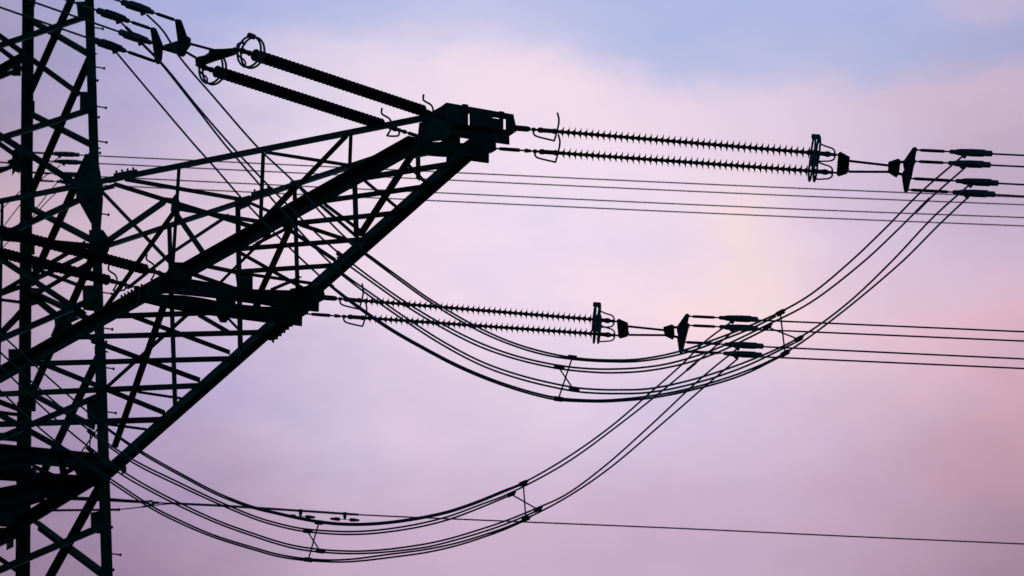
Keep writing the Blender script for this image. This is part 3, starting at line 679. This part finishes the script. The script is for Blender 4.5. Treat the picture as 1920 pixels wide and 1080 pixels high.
jumper(zj2, 0, [(-40, 590), (0, 625), (82, 700), (185, 790), (210, 809), (265, 846), (350, 894), (410, 925), (475, 950), (520, 961), (560, 970), (598, 977), (638, 981), (677, 981.7), (716, 979.5), (755, 975), (800, 967.5), (845, 957), (896, 939.5), (940, 921.5), (981, 905), (1060, 860), (1145, 800), (1215, 740), (1280, 682), (1320, 642), (1372, 603)],
       [(190, 797), (265, 850), (350, 898), (410, 929), (475, 953), (520, 964), (560, 973), (598, 980), (638, 984), (677, 984.7), (716, 982.5), (755, 978), (800, 970.5), (845, 960), (896, 942.5), (940, 924.5), (975, 910)],
       'uppermost cable of the lower inner loop, doubled along its sag', G2)
jumper(zj2, 1, [(-40, 622), (0, 660), (72, 727), (165, 805), (250, 862), (330, 902), (410, 940), (480, 969), (520, 981), (560, 990), (590, 993.7), (625, 996), (657, 996.8), (703, 994.4), (755, 987.7), (800, 979), (845, 967), (897, 947.7), (951, 927), (1060, 869), (1156, 800), (1240, 734), (1305, 680), (1374, 622)],
       [(166, 811), (250, 868), (330, 908), (410, 945), (480, 974), (520, 986), (560, 994.8), (590, 998.5), (625, 1001.3), (664, 1002), (703, 1000), (755, 993.5), (800, 985), (845, 973), (897, 953.5), (956, 929)],
       'second cable down in the lower inner loop, doubled along its sag', G2, [((1305, 680), (1288, 694))])
jumper(zj2, 0, [(-40, 655), (0, 687), (67, 752), (132, 810), (168, 839), (237, 888), (290, 919), (345, 947), (410, 977), (480, 1002), (520, 1015), (560, 1024.7), (609, 1031), (644, 1033), (677, 1033.3), (728, 1029.8), (800, 1019.5), (845, 1009.3), (897, 993.7), (942, 978.8), (1005, 953.5), (1060, 928), (1130, 877), (1217, 800), (1317, 707), (1382, 654)],
       [(165, 844), (230, 891), (290, 925), (345, 953), (410, 982), (480, 1007), (520, 1020), (560, 1029.8), (609, 1035.7), (638, 1037.6), (670, 1038), (716, 1035.7), (800, 1025.7), (845, 1015), (897, 1000), (948, 982.7), (1003, 959.5)],
       'third cable down in the lower inner loop, doubled along its sag', G2)
jumper(zj2, 1, [(-40, 695), (0, 732), (77, 805), (140, 854), (210, 900), (290, 952), (340, 977), (400, 1003), (480, 1028), (520, 1039), (560, 1046), (590, 1048.8), (625, 1050), (664, 1048), (728, 1039.6), (800, 1030), (858, 1017.7), (910, 1002), (948, 989), (987, 972), (1060, 934), (1140, 880), (1235, 800), (1327, 720), (1384, 672)],
       [(145, 862), (210, 906), (290, 957), (340, 982), (400, 1007), (480, 1032), (520, 1043), (560, 1049.5), (590, 1052), (638, 1053.8), (677, 1051.6), (741, 1044), (800, 1035.7), (858, 1022.5), (910, 1006), (948, 992), (980, 978)],
       'lowest cable of the lower inner loop, doubled along its sag', G2)
for k, pts in enumerate(([(111, 295), (80, 318), (45, 352), (0, 396), (-60, 470)], [(113, 310), (77, 337), (45, 375), (10, 420), (-50, 500)], [(116, 334), (95, 356), (70, 388), (15, 440), (-45, 520)], [(118, 350), (92, 374), (60, 408), (0, 470), (-60, 545)])):
    jumper(zj3, k % 2, pts, None, ORD[k] + ' of the thin distant jumper cables glimpsed between the tower legs', G3, None, .0105)

# ---- spacers on the jumper loops
def spacer(zf, cl, label, s=1.0, tilt=None):
    c3 = [P(x, y, zf(x, k % 2)) for k, (x, y) in enumerate(cl)]
    ctr = sum(c3, Vector()) / 4
    t = thing('jumper_spacer', label, 'cable spacer', ctr, 'cross spacers on the jumper loops')
    for k, (x, y) in enumerate(cl):
        d = (P(x + tilt[0], y + tilt[1], zf(x, k % 2)) - P(x, y, zf(x, k % 2))).normalized()
        bm = bmesh.new(); lathe(bm, c3[k] - d * .058 * s, d, [(0, .02), (.004, .034 * s), (.112 * s, .034 * s), (.116 * s, .02)], 8)
        lathe(bm, c3[k] + d * .05 * s, d, [(0, .014), (.03, .012)], 8)
        obj('cable_grip', bm, FIT, t)
    for a, b in ((0, 3), (1, 2)):
        bm = bmesh.new(); tube(bm, [c3[a], c3[b]], .0105, 8); obj('cross_rod', bm, FIT, t)
    return t
spacer(zj1, [(1463, 586.5), (1438, 613), (1497, 636), (1472, 662.5)], 'cross spacer of the outer loop at right, below the middle wires', tilt=(12, -6.5))
spacer(zj1, [(1073, 670.5), (1047, 688), (1075, 729.5), (1047, 748)], 'cross spacer at the bottom of the outer loop, picture centre', tilt=(12, 1.5))
spacer(zj1, [(668, 461), (638, 478), (633, 506), (612, 528)], 'cross spacer of the outer loop in front of the crossarm chord', .9, tilt=(12, 9))
spacer(zj2, [(981, 906), (958, 926.5), (1008, 955), (986, 973)], 'cross spacer of the lower inner loop where it climbs right', tilt=(12, -5))
spacer(zj2, [(598, 979.5), (576, 995.5), (600, 1033), (578, 1049.5)], 'cross spacer at the very bottom of the lower inner loop', tilt=(12, 1.5))
spacer(zj2, [(190, 794), (170, 810), (168, 842), (146, 857)], 'cross spacer of the lower inner loop in front of the tower leg', .9, tilt=(12, 9))

# ------------------------------------------------------------------ low single wire with dampers
ZE = depth(B0) - .1
def ze(x): return ZE * (1 + .022 * (x - 205) / 800)
ew = thing('earth_wire', 'single low wire running from the tower leg to the right edge under both loops', 'power line wire', P(205, 940, ze(205)))
def epx(pts): return [P(x, y, ze(x)) for x, y in pts]
bm = bmesh.new(); pp = epx([(292, 942.5), (420, 948.5), (560, 957.5), (672, 965), (980, 978.5), (1280, 991), (1600, 1006), (1920, 1020)]); d = (pp[-1] - pp[-2]).normalized()
tube(bm, catmull(pp, 8) + [pp[-1] + d * s for s in (5, 20, 60)], .0125, 8); obj('wire', bm, ALU, ew, smooth=True)
bm = bmesh.new(); tube(bm, catmull(epx([(322, 943.7), (420, 948.5), (560, 957.5), (672, 965)]), 6), .021, 8); obj('armour_rod', bm, ALU, ew, smooth=True)
bm = bmesh.new(); n_ = Vector((0, 1, 0)); prism(bm, epx([(120, 930), (205, 933.5), (272, 939), (272, 943.5), (205, 940), (120, 937)]), n_ * .02)
for x, y in ((211, 937), (218, 937.3), (225, 937.7)): lathe(bm, P(x, y, ze(x)) - n_ * .012, n_, [(0, .014), (.01, .014)], 8)
obj('anchor_strap', bm, FIT, ew)
bm = bmesh.new(); tube(bm, catmull(epx([(290, 943), (282, 939.5), (277, 941), (277, 944), (284, 945.5), (290, 944)]), 4), .018, 8); tube(bm, epx([(270, 941.5), (279, 942)]), .03, 8); tube(bm, epx([(286, 942.5), (298, 942.8)]), .022, 8)
obj('shackle', bm, FIT, ew)
bm = bmesh.new(); tube(bm, catmull(epx([(222, 955.5), (250, 952.5), (270, 950), (300, 946.5), (325, 944.2)]), 6), .0095, 8); tube(bm, epx([(266, 950.5), (285, 948)]), .016, 8); tube(bm, epx([(95, 957), (224, 955.5)]), .02, 8); lathe(bm, P(222, 955.4, ze(222)), V, [(0, .028), (.02, .028)], 8)
obj('bonding_lead', bm, ALU, ew, smooth=True)
for (cx, cy, lab) in ((563.5, 957.5, 'dumbbell vibration damper on the low wire, partly behind the loop, left one'), (646.5, 963, 'dumbbell vibration damper on the low wire, hanging clear in the loop, right one')):
    z = ze(cx); sc = z / F; t = thing('vibration_damper', lab, 'damper', P(cx, cy, z), 'dampers on the low wire')
    dw = (P(cx + 100, cy + 5.5, ze(cx + 100)) - P(cx, cy, z)).normalized()
    bm = bmesh.new(); q = P(cx, cy - 3, z); prism(bm, [q + dw * a * sc - UP * b * sc for a, b in ((-3.5, 0), (3.5, 0), (3.5, 7), (2, 14), (-2, 14), (-3.5, 7))], Vector((0, .03, 0))); obj('clamp', bm, FIT, t)
    q = P(cx, cy + 11, z); bm = bmesh.new(); tube(bm, [q - dw * 14 * sc, q + dw * 14 * sc], .006, 6); obj('messenger_cable', bm, FIT, t)
    for s in (-1, 1):
        bm = bmesh.new(); lathe(bm, q + dw * s * 9 * sc, dw * s, [(0, .018), (.01, .03), (.07, .031), (.10, .024), (.155, .02), (.165, .01)], 14); obj('weight', bm, FIT, t)

# ------------------------------------------------------------------ letter plates
def sign(pts, depth_z, label):
    z = depth_z; p = [P(x, y, z) for x, y in pts]            # tl, tr, br, bl
    ex = (p[1] - p[0]); ey = (p[3] - p[0]); n = ex.cross(ey).normalized()
    if n.dot(CAM - p[0]) < 0: n = -n
    t = thing('letter_sign', label, 'sign', p[0], 'small letter plates under the crossarm')
    bm = bmesh.new(); prism(bm, p, -n * .008); obj('sign_plate', bm, SIGN, t)
    bm = bmesh.new()
    def stroke(a, b, wd=.055):
        A = Vector((a[0], a[1])); B = Vector((b[0], b[1])); dd = (B - A).normalized(); q = Vector((-dd.y, dd.x)) * wd
        A2, B2 = A - dd * wd * .5, B + dd * wd * .5
        prism(bm, [p[0] + ex * c_.x + ey * c_.y + n * .002 for c_ in (A2 + q, B2 + q, B2 - q, A2 - q)], n * .003)
    for a, b in (((.14, .82), (.14, .18)), ((.14, .18), (.29, .52)), ((.29, .52), (.44, .18)), ((.44, .18), (.44, .82))): stroke(a, b)
    for a, b in (((.86, .24), (.78, .17)), ((.78, .17), (.66, .17)), ((.66, .17), (.58, .28)), ((.58, .28), (.60, .40)), ((.60, .40), (.82, .58)), ((.82, .58), (.87, .70)), ((.87, .70), (.80, .82)), ((.80, .82), (.66, .83)), ((.66, .83), (.57, .76))): stroke(a, b)
    obj('lettering', bm, WHITE, t)
sign([(12, 1016.5), (25.5, 1010.5), (25.5, 1025.5), (12, 1032)], depth(onz(20, 1000, H)) - .1, 'small dark plate lettered MS at the bottom left corner')
sign([(228, 877), (237, 873), (237, 885), (228, 891)], depth(onz(232, 880, H)) - .05, 'small dark letter plate under the arm beside the tower leg')

# ------------------------------------------------------------------ ground
bm = bmesh.new(); S = 4000; n = 40
for i in range(n + 1):
    for j in range(n + 1):
        x = (i / n - .5) * 2; y = (j / n - .5) * 2; X = math.copysign(abs(x) ** 2.2, x) * S; Y = math.copysign(abs(y) ** 2.2, y) * S + 60
        bm.verts.new((X, Y, 0))
bm.verts.ensure_lookup_table()
for i in range(n):
    for j in range(n):
        a = i * (n + 1) + j; bm.faces.new([bm.verts[k] for k in (a, a + n + 1, a + n + 2, a + 1)])
tag(obj('ground', bm, GRASS), 'dark rough meadow under the power line', 'ground', None, 'structure')
